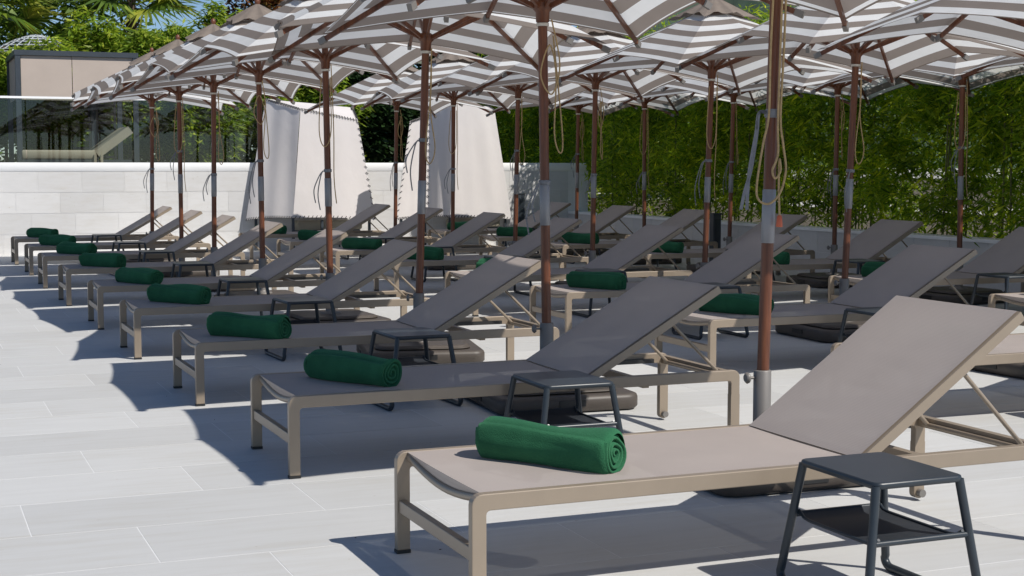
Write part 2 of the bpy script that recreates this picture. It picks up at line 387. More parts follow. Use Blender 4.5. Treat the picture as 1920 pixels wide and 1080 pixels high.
# ------------------------------------------------------------------ sun lounger
LL, LW, LH = 2.05, .70, .33
RT, RH, LGW = .030, .048, .044                          # rail thickness, rail height, leg width
HX = 1.30                                               # hinge
def arc(cx, cz, r, a0, a1, n=5): return [(cx + r * math.cos(R(a0 + (a1 - a0) * k / n)), cz + r * math.sin(R(a0 + (a1 - a0) * k / n))) for k in range(n + 1)]
def make_lounger(back_deg):
    root = empty('sun_lounger', (0, 0, 0))
    ZC = .22                                            # rail corner piece ends here, legs go on below
    ro, ri = .032, .012
    out = ([(0, ZC)] + arc(ro, LH - ro, ro, 180, 90) + arc(LL - ro, LH - ro, ro, 90, 0) + [(LL, ZC), (LL - LGW, ZC)]
           + arc(LL - LGW - ri, LH - RH - ri, ri, 0, 90, 3) + arc(LGW + ri, LH - RH - ri, ri, 90, 180, 3) + [(LGW, ZC)])
    for y0 in (0, LW - RT):
        soften(MB().prism(list(reversed(out)), y0, y0 + RT).build('side_rail', 'frame', root), .003, ZC)
        lg = soften(MB().box(0, LGW, y0, y0 + RT, .012, ZC).build('leg', 'frame', root), .003, ZC)
        MB().box(-.001, LGW + .001, y0 - .001, y0 + RT + .001, 0.002, .012).build('foot_cap', 'cap', lg)
        hl = MB().prism(list(reversed([(LL - LGW, ZC), (LL, ZC)] + arc(LL - LGW / 2, .03 + LGW / 2 - .022, LGW / 2, 0, -180, 8))), y0, y0 + RT).build('leg', 'frame', root)
        wy = y0 + RT + .002 if y0 == 0 else y0 - .022
        wh = MB(); wh.tube([(LL - LGW / 2, wy, .03), (LL - LGW / 2, wy + .02, .03)], .015, 12); wh.build('wheel', 'socket', hl)
        sc = MB(); sc.tube([(LL - LGW / 2, y0 - .003, .035), (LL - LGW / 2, y0, .035)], .007, 8); sc.build('bolt', 'screw', hl)
    soften(MB().box(.006, .032, RT, LW - RT, .135, .175).build('foot_crossbar', 'frame', root))
    eb = MB(); pts = [(.045, RT + (LW - 2 * RT) * k / 12, LH - .018 - (.034 * math.sin(math.pi * k / 12))) for k in range(13)]
    eb.tube(pts, .013, 8); eb.build('bowed_end_bar', 'frame', root)
    MB().box(LL - .034, LL - .004, RT, LW - RT, LH - .05, LH - .012).build('head_crossbar', 'frame', root)
    # seat sling, slightly sagging, with a hem
    def sling(name, x0, x1, z, parent, xf=None, sag=.005, foot=True):
        s = MB(); nx, ny = 14, 10; ya, yb = (RT - .002, LW - RT + .002) if foot else (RT + .003, LW - RT - .003)
        for dz in (0, -.003):
            vs = []
            for i in range(nx + 1):
                for j in range(ny + 1):
                    u, v = i / nx, j / ny; yy = ya + (yb - ya) * v
                    e = (1 - min(u * 7, 1)) if foot else 0
                    p = Vector((x0 + (x1 - x0) * u, yy, z + dz - sag * math.sin(math.pi * v) * (1 - .4 * abs(2 * u - 1)) ))
                    vs.append(xf @ p if xf else p)
            fs = [(i * (ny + 1) + j, (i + 1) * (ny + 1) + j, (i + 1) * (ny + 1) + j + 1, i * (ny + 1) + j + 1) for i in range(nx) for j in range(ny)]
            if dz == 0: s.add(vs, fs, True)
        if foot:                                        # the cloth wraps down round the bowed bar
            hv = []
            for k in range(13):
                v = k / 12; yb_ = RT + (LW - 2 * RT) * v
                hv += [(x0, ya + (yb - ya) * v, z - sag * math.sin(math.pi * v) * .6), (.049, yb_, LH - .022 - .034 * math.sin(math.pi * v))]
            s.add(hv, [(2 * k, 2 * k + 1, 2 * k + 3, 2 * k + 2) for k in range(12)], True)
        return s.build(name, 'sling' if foot else 'backsling', parent)
    sling('seat_sling', .036, HX, LH - .002, root)
    # raised backrest
    hinge = Vector((HX, 0, LH - .012)); rot = Matrix.Translation(hinge) @ Matrix.Rotation(R(-back_deg), 4, 'Y') @ Matrix.Translation(-hinge)
    BL = .755
    bf = MB()
    for y0 in (RT + .001, LW - RT - .027):
        bf.box(HX, HX + BL, y0 - .012, y0 + .014 + .012, LH - .032, LH + .0, rot)
    bf.box(HX + BL - .026, HX + BL, RT, LW - RT, LH - .031, LH - .002, rot)
    bf.box(HX + .01, HX + .034, RT, LW - RT, LH - .031, LH - .003, rot)
    bfo = bf.build('backrest_frame', 'frame', root)
    sling('back_sling', HX + .002, HX + BL - .002, LH + .0035, root, rot, .002, False)
    # support struts with a ratchet bar lying across the rails
    pz = rot @ Vector((HX + .50, 0, LH - .03)); fx = HX + .53
    for y in (.095, LW - .095):
        st = MB(); st.tube([(pz.x, y, pz.z), (fx + .18, y, LH - .035)], .008, 8); so_ = st.build('support_strut', 'frame', root)
        bt = MB(); bt.tube([(pz.x, y - .014, pz.z), (pz.x, y + .014, pz.z)], .012, 8); bt.build('pivot_bolt', 'cap', so_)
    rb = MB(); rb.tube([(fx + .18, .07, LH - .035), (fx + .18, LW - .07, LH - .035)], .009, 8); rb.build('rest_bar', 'frame', root)
    for y0 in (RT, LW - RT - .024):
        MB().box(HX + .30, HX + .66, y0, y0 + .024, LH - .044, LH - .024).build('ratchet_rail', 'cap', root)
    MB().box(HX + .28, HX + .31, RT, LW - RT, LH - .06, LH - .025).build('crossbar', 'frame', root)
    return root
LG1 = make_lounger(30.0); LG0 = make_lounger(35.5)
COL1 = [(0.07, .06), (.03, 1.98), (.02, 3.92), (0, 5.94), (0, 7.82), (-.02, 9.89), (-.04, 11.93), (-.02, 13.87), (-.04, 15.85)]
COL2 = [(3.03, 1.98), (3.04, 3.91), (3.05, 5.98), (2.98, 7.67), (2.97, 9.74), (2.95, 11.72), (2.97, 13.82), (2.92, 15.80)]
COL3 = [(5.78, 4.05), (5.75, 5.98), (5.74, 7.93), (5.74, 9.88), (5.70, 11.90), (5.68, 13.85), (5.66, 15.82)]
ROWS = [('left row', COL1), ('middle row', COL2), ('right row', COL3)]
first = True
for rn, C in ROWS:
    for i, (x, y) in enumerate(C):
        if rn == 'left row' and i == 0: o = LG0; extra = ', back raised high, in full sun'
        else:
            o = LG1 if first else copy_tree(LG1); first = False; extra = ''
        o.location = (x, y, 0); o.rotation_euler.z = R(random.uniform(-.7, .7)) if not (rn == 'left row' and i < 3) else 0
        tag(o, f'taupe sling sun lounger {nth(i, len(C))} in the {rn}{extra}', 'sun lounger', 'sun loungers in three rows')

# ------------------------------------------------------------------ rolled towels
def make_towel(seed):
    rnd = random.Random(seed); LEN, RAD = .47, .064
    n, m = 40, 18; mb = MB(); root = None
    ph = [rnd.uniform(0, 6.28) for _ in range(6)]
    def rad(u, a):
        r_ = RAD * (1 + .075 * math.sin(2.0 * u * 3.1 + ph[0]) + .05 * math.sin(2 * a + ph[1] + 2 * u) + .025 * math.sin(4 * a + ph[2] - 6 * u) + .03 * math.sin(9 * u + ph[3] + a))
        e = min(u, 1 - u) * LEN; k = .022
        if e < k: r_ *= .80 + .20 * math.sqrt(max(0, 1 - (1 - e / k) ** 2))
        # overlapping outer edge
        d = (a - 2.5 - .25 * math.sin(2.4 * u + ph[4])) % (2 * math.pi)
        r_ += .009 * (1 - d / (2 * math.pi)) - .003 * math.exp(-((d - .55) / .12) ** 2)
        return r_
    us = [0, .012, .03, .05] + [.05 + .9 * k / m for k in range(1, m)] + [.95, .97, .988, 1]
    vs = []
    for u in us:
        for k in range(n):
            a = 2.5 + .25 * math.sin(2.4 * u + ph[4]) + 2 * math.pi * k / (n - 1) * .9985
            r_ = rad(u, a + 1e-4 if k == 0 else a)
            zz = r_ * math.sin(a); zz = max(zz, -RAD * .86)
            vs.append((u * LEN - LEN / 2, r_ * math.cos(a), zz))
    fs = [(i * n + k, (i + 1) * n + k, (i + 1) * n + (k + 1) % n, i * n + (k + 1) % n) for i in range(len(us) - 1) for k in range(n)]
    mb.add(vs, fs, True)
    # spiral of the rolled layers at both ends, as a ribbon standing proud of a recessed disc
    for sgn in (-1, 1):
        x0 = sgn * LEN / 2
        T = 3.3; steps = 90; vs = []; 
        for k in range(steps + 1):
            q = k / steps; a = 2.5 + q * T * 2 * math.pi; rr = RAD * .97 * (1 - q * .90)
            wob = 1 + .10 * math.sin(2 * a + ph[1]) + .07 * math.sin(3 * a * .97 + ph[2])
            for dr, dx in ((.0066, -.012), (.0034, .004), (-.0034, .004), (-.0066, -.012)):
                r_ = (rr + dr) * wob; z_ = max(r_ * math.sin(a), -RAD * .86)
                vs.append((x0 + sgn * (dx - .004 * q), r_ * math.cos(a), z_))
        fs = [(k * 4 + j, k * 4 + j + 1, k * 4 + 5 + j, k * 4 + 4 + j) for k in range(steps) for j in range(3)]
        if sgn > 0: fs = [tuple(reversed(q)) for q in fs]
        mb.add(vs, fs, True)
        dv = [(x0 - sgn * .012, 0, 0)] + [(x0 - sgn * .012, RAD * .93 * math.cos(2 * math.pi * k / 24), max(RAD * .93 * math.sin(2 * math.pi * k / 24), -RAD * .86)) for k in range(24)]
        mb.add(dv, [(0, 1 + k, 1 + (k + 1) % 24) for k in range(24)])
    return mb.mesh('rolled_towel', M['towel'])
TPOS = [(.457, .405), (.393, 2.326), (.346, 4.134), (.351, 6.303), (.352, 8.097), (.336, 10.183), (.332, 12.285), (.315, 14.106), (.33, 16.186)]   # left row
TW = [make_towel(s) for s in (3, 5, 11, 17, 23, 31, 42)]
for rn, C in ROWS:
    for i, (x, y) in enumerate(C):
        o = obj('rolled_towel', TW[(i * 3 + len(rn)) % 7])
        rz = R(-56 + random.uniform(-9, 9)); dx, dy = .39 + random.uniform(-.03, .03), .34 + random.uniform(-.03, .03)
        if rn == 'left row' and i == 0: rz = R(-57); o.data = TW[0]; dx, dy = .375, .345
        px_, py_ = TPOS[i] if rn == 'left row' else (x + dx, y + dy)
        o.location = (px_, py_, LH - .004 + .064 * .86); o.rotation_euler.z = rz
        tag(o, f'rolled green towel on the {nth(i, len(C))} lounger of the {rn}', 'towel', 'rolled green towels on the loungers')

# ------------------------------------------------------------------ side tables
def make_table():
    root = empty('side_table', (0, 0, 0)); H = .375; ax, ay = .152, .19; fx, fy = .192, .218
    t = MB(); t.rbox(-ax, ax, -ay, ay, H - .019, H, .028, 4, .007); t.build('table_top', 'table', root)
    for sx in (-1, 1):
        lp = MB(); pts = []
        def P(k, s): return Vector((sx * (ax - .012 + (fx - ax + .012) * k), s * (ay - .014 + (fy - ay + .014) * k), (H - .012) * (1 - k) + .011 * k))
        for k in (0, .04, .1, .25, .5, .75, .9): pts.append(P(k, -1))
        for a in range(0, 91, 18):
            base = P(.9, -1); y_ = base.y - .004; pts.append(Vector((base.x + sx * .003 * a / 90, y_ + .03 * (1 - math.cos(R(a))), .037 - .026 * math.sin(R(a)))))
        mir = [Vector((p.x, -p.y, p.z)) for p in reversed(pts)]
        pts = pts + mir
        lp.tube(pts, .0128, 10); lp.build('leg_loop', 'table', root)
    k = .44
    zb = (H - .012) * (1 - k) + .011 * k; bx = ax - .012 + (fx - ax + .012) * k; by = ay - .014 + (fy - ay + .014) * k
    for s in (-1, 1):
        MB().tube([(-bx, s * by, zb), (bx, s * by, zb)], .009, 8).build('crossbar', 'table', root)
    # hanging tray slung between the two bars
    tr = MB(); n = 14; vs = []
    for i in range(n + 1):
        v = i / n; yy = -by + 2 * by * v; zz = zb + .009 - .020 * (1 - abs(2 * v - 1) ** 12)
        for xx in (-bx + .022, bx - .022): vs.append((xx, yy, zz))
    vs2 = [(x, y, z - .004) for x, y, z in vs]; m_ = len(vs)
    fs = [(2 * i, 2 * i + 1, 2 * i + 3, 2 * i + 2) for i in range(n)]
    tr.add(vs, fs, True); tr.add(vs2, [tuple(reversed(q)) for q in fs], True)
    for j in (0, 1): tr.add([p for i in range(n + 1) for p in (vs[2 * i + j], vs2[2 * i + j])], [(2 * i, 2 * i + 2, 2 * i + 3, 2 * i + 1) for i in range(n)])
    to = tr.build('hanging_tray', 'tray', root)
    for j in (-1, 1):
        e = MB(); e.tube([(j * (bx - .022), vs[2 * i][1], vs[2 * i][2] + .002) for i in range(n + 1)], .005, 6); e.build('tray_rim', 'table', to)
    return root
TB = make_table()
T1 = [(1.21, -.23), (1.11, 1.76), (1.08, 3.60), (1.04, 5.70)] + [(1.05, y - .27) for x, y in COL1[4:]]
T2_ = [(x + 1.02, y - .28) for x, y in COL2]; T3_ = [(x + 1.02, y - .28) for x, y in COL3]
first = True
for (rn, C), TT in zip(ROWS, (T1, T2_, T3_)):
    for i, (x, y) in enumerate(TT):
        o = TB if first else copy_tree(TB); first = False
        o.location = (x, y, .002); o.rotation_euler.z = R(random.uniform(-3, 3)) if i > 2 or rn != 'left row' else R((0, -1, 2)[i])
        tag(o, f'dark grey side table beside the {nth(i, len(C))} lounger of the {rn}', 'side table', 'dark side tables')

# ------------------------------------------------------------------ parasols
HALF, ZCORN, ZMID, ZAPX = .95, 1.95, 2.085, 2.57
def rib_tips():
    out = []
    for k in range(8):
        a = R(45 * k)
        if k % 2: out.append(Vector((math.copysign(HALF, math.cos(a)), math.copysign(HALF, math.sin(a)), ZCORN)))
        else: out.append(Vector((math.cos(a) * HALF * .985, math.sin(a) * HALF * .985, ZMID)))
    return out
TIPS = rib_tips(); APX = Vector((0, 0, ZAPX))
def canopy_mesh():
    mb = MB(); T0 = .17; ns, ntt = 10, 12; SL = 1.02
    for k in range(8):
        A, B = TIPS[k], TIPS[(k + 1) % 8]; vs = []; uvs = []
        for i in range(ntt + 1):
            t = T0 + (1 - T0) * i / ntt
            for j in range(ns + 1):
                s = j / ns; b4 = 4 * s * (1 - s)
                rim = A.lerp(B, s); rim = rim.lerp(APX, .020 * b4 * t ** 3)
                p = APX.lerp(rim, t); p.z -= .004 * b4 * math.sin(math.pi * t)
                vs.append(p + Vector((0, 0, .022))); uvs.append((s, (1 - t) * SL))
        fs = [(i * (ns + 1) + j, (i + 1) * (ns + 1) + j, (i + 1) * (ns + 1) + j + 1, i * (ns + 1) + j + 1) for i in range(ntt) for j in range(ns)]
        mb.add(vs, fs, True, uvs)
    return mb.mesh('canopy', M['canopy'])
def vent_mesh():
    mb = MB()
    for k in range(8):
        A, B = TIPS[k], TIPS[(k + 1) % 8]; vs = []; n = 6
        for i in range(4):
            t = .30 * i / 3
            for j in range(n + 1):
                s = j / n; rim = A.lerp(B, s).lerp(APX, .10 * 4 * s * (1 - s)); p = APX.lerp(rim, t)
                vs.append(p + Vector((0, 0, .085 - .02 * t / .3 + .012 * math.sin(s * 9 + k * 2.1) * t / .3)))
        mb.add(vs, [(i * (n + 1) + j, (i + 1) * (n + 1) + j, (i + 1) * (n + 1) + j + 1, i * (n + 1) + j + 1) for i in range(3) for j in range(n)], True)
    return mb.mesh('vent_cap', M['vent'])
CAN, VEN = canopy_mesh(), vent_mesh()
def rope_pts(kind, rnd):
    """tan pulley rope hanging in loops beside the pole, from the runner down"""
    P = []
    if kind == 0:
        P.append([(.045, -.02, 1.98), (.05, -.03, 1.6), (.09, -.04, 1.35), (.06, -.05, 1.25), (.03, -.05, 1.35), (.05, -.03, 1.7), (.04, -.01, 1.95)])
    elif kind == 1:
        P.append([(.04, -.03, 1.98), (.075, -.05, 1.75), (.03, -.05, 1.6), (-.03, -.06, 1.7), (.02, -.06, 1.85), (.06, -.03, 1.7), (.045, -.04, 1.4), (.075, -.04, 1.3), (.09, -.03, 1.4), (.05, -.02, 1.9)])
    else:
        P.append([(.04, -.03, 2.0), (.05, -.03, 1.5), (.045, -.03, 1.15), (.06, -.03, .95)])
        P.append([(-.035, -.03, 1.9), (-.06, -.05, 1.5), (-.02, -.06, 1.38), (.03, -.05, 1.5), (.03, -.04, 1.9)])
    return P
def smooth(pts, n=6):
    pts = [Vector(p) for p in pts]; out = []
    for i in range(len(pts) - 1):
        p0, p1, p2, p3 = pts[max(i - 1, 0)], pts[i], pts[i + 1], pts[min(i + 2, len(pts) - 1)]
        for k in range(n):
            t = k / n; out.append(.5 * ((2 * p1) + (p2 - p0) * t + (2 * p0 - 5 * p1 + 4 * p2 - p3) * t * t + (3 * p1 - p0 - 3 * p2 + p3) * t ** 3))
    return out + [pts[-1]]
def make_umbrella():
    root = empty('parasol', (0, 0, 0))
    PR = .0245
    bs = MB(); bs.rbox(-.38, .38, -.38, .38, .006, .085, .08, 5, .022)
    bs.rbox(-.30, .30, -.30, .30, .083, .112, .09, 5, .025); bo = bs.build('base', 'base', root)
    for (x0, x1, y0, y1) in ((-.07, .07, -.384, -.35), (-.384, -.35, -.07, .07)):
        MB().box(x0, x1, y0, y1, .035, .066).build('handle_recess', 'cap', bo)
    sk = MB(); sk.lathe([(.085, .11), (.08, .122), (.04, .126), (.036, .14), (.036, .415), (.032, .42), (.0245, .42)], 18); sko = sk.build('socket', 'socket', root)
    kb = MB(); kb.tube([(-.035, 0, .39), (-.06, 0, .39)], .006, 8); kb.lathe([(.001, -.016), (.02, -.014), (.024, 0), (.02, .014), (.001, .016)], 10, (0, 0, 0))
    kv = MB(); kv.tube([(-.035, 0, .39), (-.062, 0, .39)], .006, 8); kv.tube([(-.062, 0, .39), (-.07, 0, .39), (-.078, 0, .39)], [.02, .024, .016], 10); kv.build('clamp_knob', 'socket', sko)
    po = MB(); po.lathe([(PR, .40), (PR, .93)], 16); po.lathe([(PR, 1.14), (PR, 2.54), (.012, 2.57)], 16); po.build('pole', 'wood', root)
    sv = MB(); sv.lathe([(PR, .928), (PR + .0025, .93), (PR + .0025, 1.14), (PR, 1.142)], 16); sv.build('metal_sleeve', 'steel', root)
    rn = MB(); rn.lathe([(PR, 1.965), (.034, 1.97), (.036, 2.02), (.05, 2.035), (.05, 2.065), (.036, 2.075), (PR, 2.08)], 16); ro_ = rn.build('runner', 'wood', root)
    wr = MB(); wr.lathe([(PR, 1.948), (.033, 1.95), (.033, 1.964), (PR, 1.966)], 16); wr.build('ring', 'whitering', ro_)
    cr = MB(); cr.lathe([(PR, 2.49), (.05, 2.50), (.05, 2.545), (.02, 2.56)], 16); cr.build('crown_hub', 'wood', root)
    fn = MB(); fn.lathe([(.01, 2.57), (.02, 2.645), (.028, 2.665), (.02, 2.69), (.001, 2.705)], 12); fn.build('finial', 'wood', root)
    for k, T in enumerate(TIPS):
        d = Vector((T.x, T.y, 0)).normalized(); a = Vector((0, 0, 2.525)) + d * .045
        e = T.lerp(APX, .005); e.z -= .012
        rb = MB(); rb.bar(a, e, .017, .026); rbo = rb.build('rib', 'wood', root)
        dir_ = (e - a).normalized(); tp = MB(); tp.bar(e - dir_ * .02, e + dir_ * .026, .025, .034); tp.build('rib_tip', 'socket', rbo)
        tot = (e - a).length; j = a + dir_ * (.60 if k % 2 else .52); j.z -= .014
        st = MB(); st.bar(Vector((0, 0, 2.05)) + d * .046, j, .015, .024); st.build('strut', 'wood', root)
    obj('canopy', CAN, root); obj('vent_cap', VEN, root)
    return root
rnd = random.Random(4)
ROPES = []
for kind in range(3):
    mb = MB()
    for P in rope_pts(kind, rnd): mb.tube(smooth(P), .0042, 5)
    ROPES.append(mb.mesh('rope', M['rope']))
def strap_mesh(zt, seed):
    q = random.Random(seed); mb = MB()
    mb.lathe([(.0245, zt - .012), (.031, zt - .011), (.031, zt + .011), (.0245, zt + .012)], 12)
    sx = q.choice((-1, 1))
    for j in range(2):
        ln = q.uniform(.18, .42); pts = smooth([(sx * .03, -.015, zt), (sx * (.05 + .012 * j), -.02, zt - .04), (sx * (.055 + .03 * j + .02), -.02, zt - ln * .6), (sx * (.06 + .035 * j), -.02, zt - ln)], 5)
        for a_, b_ in zip(pts[:-1], pts[1:]): mb.bar(a_, b_ + (b_ - a_) * .15, .008, .0025, (0, 1, 0))
    return mb.mesh('tie_strap', M['strap'])
STR = [strap_mesh(1.28, 1), strap_mesh(1.15, 2), strap_mesh(1.4, 3), strap_mesh(1.2, 6)]
UMB = make_umbrella()
rp = obj('rope', ROPES[0], UMB); sp_ = obj('tie_strap', STR[0], UMB)
PX1 = [1.795, 1.72, 1.69, 1.65, 1.58, 1.54, 1.56, 1.54]; ROT1 = [-1.5, -3.5, -12, 3, 0, -5, -3, -6]
U1 = [(x + .02, 1.37 + 1.98 * i, r) for i, (x, r) in enumerate(zip(PX1, ROT1))]
U2 = [(x + .02, 1.37 + 1.98 * (i + 1), r) for i, (x, r) in enumerate(zip([4.97, 4.95, 4.92, 4.81, 4.82, 4.82, 4.73], [2, -3, 4, -2, 5, -7, 3]))]
U3 = [(x + .02, 1.37 + 1.98 * (i + 2), r) for i, (x, r) in enumerate(zip([7.62, 7.59, 7.59, 7.51, 7.43, 7.39], [0, 3, -4, 2, -2, 4]))]
first = True
TILT = {('left row', 0): (-.6, 1.8), ('left row', 1): (0, -.9), ('left row', 2): (0, 1.9), ('left row', 3): (0, -.7), ('middle row', 1): (0, 2.2), ('middle row', 2): (0, 1.7), ('middle row', 4): (0, 1.2)}
for rn, U in (('left row', U1), ('middle row', U2), ('right row', U3)):
    for i, (x, y, r) in enumerate(U):
        o = UMB if first else copy_tree(UMB)
        isA = first; first = False
        tx, ty = TILT.get((rn, i), (random.uniform(-.4, .4), random.uniform(-.5, .9)))
        o.location = (x, y, .002); o.rotation_euler = (0, 0, R(r))
        o['tilt'] = (tx, ty); 
        for ch in o.children:
            nm = ch.name.split('.')[0]
            if nm == 'rope': ch.data = ROPES[(i * 2 + len(rn)) % 3]; ch.rotation_euler.z = R(random.uniform(-40, 40) - r)
            if nm == 'tie_strap': ch.data = STR[(i + len(rn)) % 4]; ch.rotation_euler.z = R(random.uniform(-30, 30) - r)
            if nm not in ('base', 'socket'):                     # the pole leans a little in its socket
                piv = Matrix.Translation((0, 0, .3)); rr = Matrix.Rotation(R(-r), 4, 'Z')
                lean = piv @ rr @ Matrix.Rotation(R(ty), 4, 'Y') @ Matrix.Rotation(R(tx), 4, 'X') @ rr.inverted() @ piv.inverted()
                if nm in ('rope', 'tie_strap'): ch.matrix_basis = lean @ Matrix.Rotation(ch.rotation_euler.z, 4, 'Z')
                else: ch.matrix_basis = lean
        del o['tilt']
        tag(o, f'brown and white striped square parasol {nth(i, len(U))} in the {rn}', 'parasol', 'striped parasols between the loungers')
        if isA: PA = o
# nearest parasol: long rope loops with a red toggle and a long grey strap
for ch in list(PA.children):
    if ch.name.split('.')[0] in ('rope', 'tie_strap'): bpy.data.objects.remove(ch)
pa = empty('tmp', PA.location)
mb = MB()
mb.tube(smooth([(-.020, -.035, 2.02), (-.026, -.035, 1.70), (-.024, -.035, 1.44), (-.045, -.04, 1.32), (-.068, -.05, 1.16), (-.062, -.06, 1.10), (-.02, -.065, 1.085), (.025, -.06, 1.13), (.048, -.05, 1.22), (.035, -.045, 1.32), (.022, -.04, 1.43), (.028, -.035, 1.7), (.030, -.03, 2.0)]), .0046, 6)
mb.tube(smooth([(.012, -.04, 2.0), (.012, -.04, 1.44), (.016, -.045, 1.30), (.006, -.055, 1.255), (-.010, -.06, 1.215), (.002, -.062, 1.185), (.024, -.058, 1.215), (.020, -.05, 1.262), (.022, -.05, 1.15), (.030, -.048, 1.035)]), .0046, 6)
lean = Matrix.Translation((0, 0, .3)) @ Matrix.Rotation(R(1.8), 4, 'Y') @ Matrix.Rotation(R(-.6), 4, 'X') @ Matrix.Translation((0, 0, -.3))
VR = Matrix.Rotation(R(-YAW + 8), 4, 'Z')
def on_pa(o): o.parent = PA; o.matrix_basis = Matrix.Rotation(R(1.5), 4, 'Z') @ lean @ VR; return o
on_pa(mb.build('rope', 'rope'))
tg = MB(); tg.lathe([(.006, 1.04), (.010, 1.035), (.014, .998), (.012, .994), (.001, .994)], 12, (.030, -.048, 0)); on_pa(tg.build('rope_toggle', 'toggle'))
mb = MB(); mb.lathe([(.0245, 1.425), (.031, 1.43), (.031, 1.455), (.0245, 1.46)], 14)
for off in (0, .012):
    pts = smooth([(-.03, -.02, 1.445), (-.06, -.02, 1.44), (-.066 - off * .3, -.02, 1.36), (-.085 - off * .5, -.022, 1.22), (-.108 + off, -.022, 1.13), (-.12 + off * 2, -.02, 1.06)], 6)
    for a_, b_ in zip(pts[:-1], pts[1:]): mb.bar(a_, b_ + (b_ - a_) * .15, .013, .003, (0, 1, 0))
on_pa(mb.build('tie_strap', 'strap'))
bpy.data.objects.remove(pa)

# ------------------------------------------------------------------ fabric cabanas in front of the back wall
def panel(name, corners, parent, folds=.02, nf=5, nx=20, nz=16, scallop=.02, lace='tlrb'):
    """cloth panel bl, br, tr, tl with gentle vertical folds and thickness"""
    bl, br, tr, tl = [Vector(c) for c in corners]; nrm = (br - bl).cross(tl - bl).normalized(); mb = MB(); L1 = []; L2 = []
    for j in range(nz + 1):
        v = j / nz
        for i in range(nx + 1):
            u = i / nx; p = bl.lerp(br, u).lerp(tl.lerp(tr, u), v)
            d = folds * math.sin(u * nf * 6.28 + 1.7 * v) * (1 - v * .6) + folds * .6 * math.sin(u * nf * 2.3 + 4 * v)
            p = p + nrm * d; p.z += scallop * (1 - v) * 4 * u * (1 - u)
            L1.append(p); L2.append(p - nrm * .006)
    fs = [(j * (nx + 1) + i, j * (nx + 1) + i + 1, (j + 1) * (nx + 1) + i + 1, (j + 1) * (nx + 1) + i) for j in range(nz) for i in range(nx)]
    mb.add(L1, fs, True); mb.add(L2, [tuple(reversed(q)) for q in fs], True)
    o = mb.build(name, 'tent', parent)
    lc = MB()                                                  # black lacing over the hems
    def edge(idx, inward):
        pts = [L1[i] for i in idx]; tot = 0; nxt = 0
        for a, b in zip(pts[:-1], pts[1:]):
            seg = (b - a).length; n = max(1, round(seg / .085))
            for k in range(n):
                p = a.lerp(b, (k + .5) / n); t = (b - a).normalized()
                lc.tube([p - t * .012 - inward * .008 + nrm * .012, p + t * .012 + inward * .026 + nrm * .012], .0055, 5)
    W = nx + 1
    right = (br - bl).normalized()
    if 'r' in lace: edge([j * W + nx for j in range(nz + 1)], -right)
    if 't' in lace: edge([nz * W + i for i in range(nx + 1)], Vector((0, 0, -1)))
    if 'l' in lace: edge([j * W for j in range(nz + 1)], right)
    if 'b' in lace: edge(list(range(nx + 1)), Vector((0, 0, 1)))
    lc.build('lacing', 'lace', o)['kind'] = 'stuff'; return o
def cabana(lab, panels, legs, bed):
    root = empty('fabric_cabana', (bed[0], bed[2], 0)); tag(root, lab, 'cabana', 'laced fabric cabanas')
    inv = Matrix.Translation((-root.location))
    def put(o): o.matrix_parent_inverse = inv; return o
    for nm, cs, kw in panels:
        put(panel(nm, cs, root, **kw))
    for (x, y, h) in legs:
        put(MB().box(x - .018, x + .018, y - .018, y + .018, .002, h).build('leg', 'darkmetal', root))
    x0, x1, y0, y1 = bed
    m = MB(); m.rbox(x0, x1, y0, y1, .30, .44, .05, 4, .04); put(m.build('mattress', 'cushion', root))
    put(MB().box(x0 + .03, x1 - .03, y0 + .03, y1 - .03, .24, .297).build('bed_frame', 'darkmetal', root))
cabana('left laced beige fabric cabana with two broad sloping panels',
       [('side_panel', [(3.30, 17.78, .45), (3.88, 17.32, .49), (4.02, 17.36, 2.06), (3.62, 17.8, 2.21)], dict(folds=.010, nf=2, lace='tb')),
        ('front_panel', [(3.885, 17.32, .49), (5.19, 17.52, .44), (4.93, 17.56, 1.92), (4.025, 17.36, 2.06)], dict(folds=.004, nf=2, lace='trb')),
        ('roof_panel', [(4.02, 17.36, 2.065), (4.93, 17.56, 1.925), (4.93, 17.84, 2.1), (3.62, 17.8, 2.215)], dict(folds=.006, nf=2, scallop=0, lace='r'))],
       [(3.90, 17.38, .50), (5.1, 17.56, .5), (3.45, 17.8, .5), (4.35, 17.46, .45), (4.45, 17.48, .45)], (4.0, 5.0, 17.56, 17.84))
cabana('right laced beige fabric cabana with a narrow flap and a tall panel',
       [('flap_panel', [(5.2, 16.6, .47), (5.74, 16.75, .47), (5.78, 16.8, 1.98), (5.46, 16.7, 1.88)], dict(folds=.006, nf=2)),
        ('side_panel', [(5.95, 17.8, .45), (6.28, 17.3, .47), (6.36, 17.32, 2.2), (6.04, 17.8, 2.18)], dict(folds=.014, nf=2, lace='b')),
        ('front_panel', [(6.285, 17.3, .47), (7.36, 17.5, .42), (7.10, 17.54, 2.08), (6.365, 17.32, 2.2)], dict(folds=.006, nf=3, lace='b')),
        ('roof_panel', [(6.36, 17.32, 2.205), (7.10, 17.54, 2.085), (7.10, 17.84, 2.15), (6.04, 17.8, 2.185)], dict(folds=.006, nf=2, scallop=0, lace='r'))],
       [(6.3, 17.36, .5), (7.28, 17.56, .5), (5.3, 16.66, .5), (5.7, 16.78, .5)], (6.4, 7.2, 17.54, 17.84))

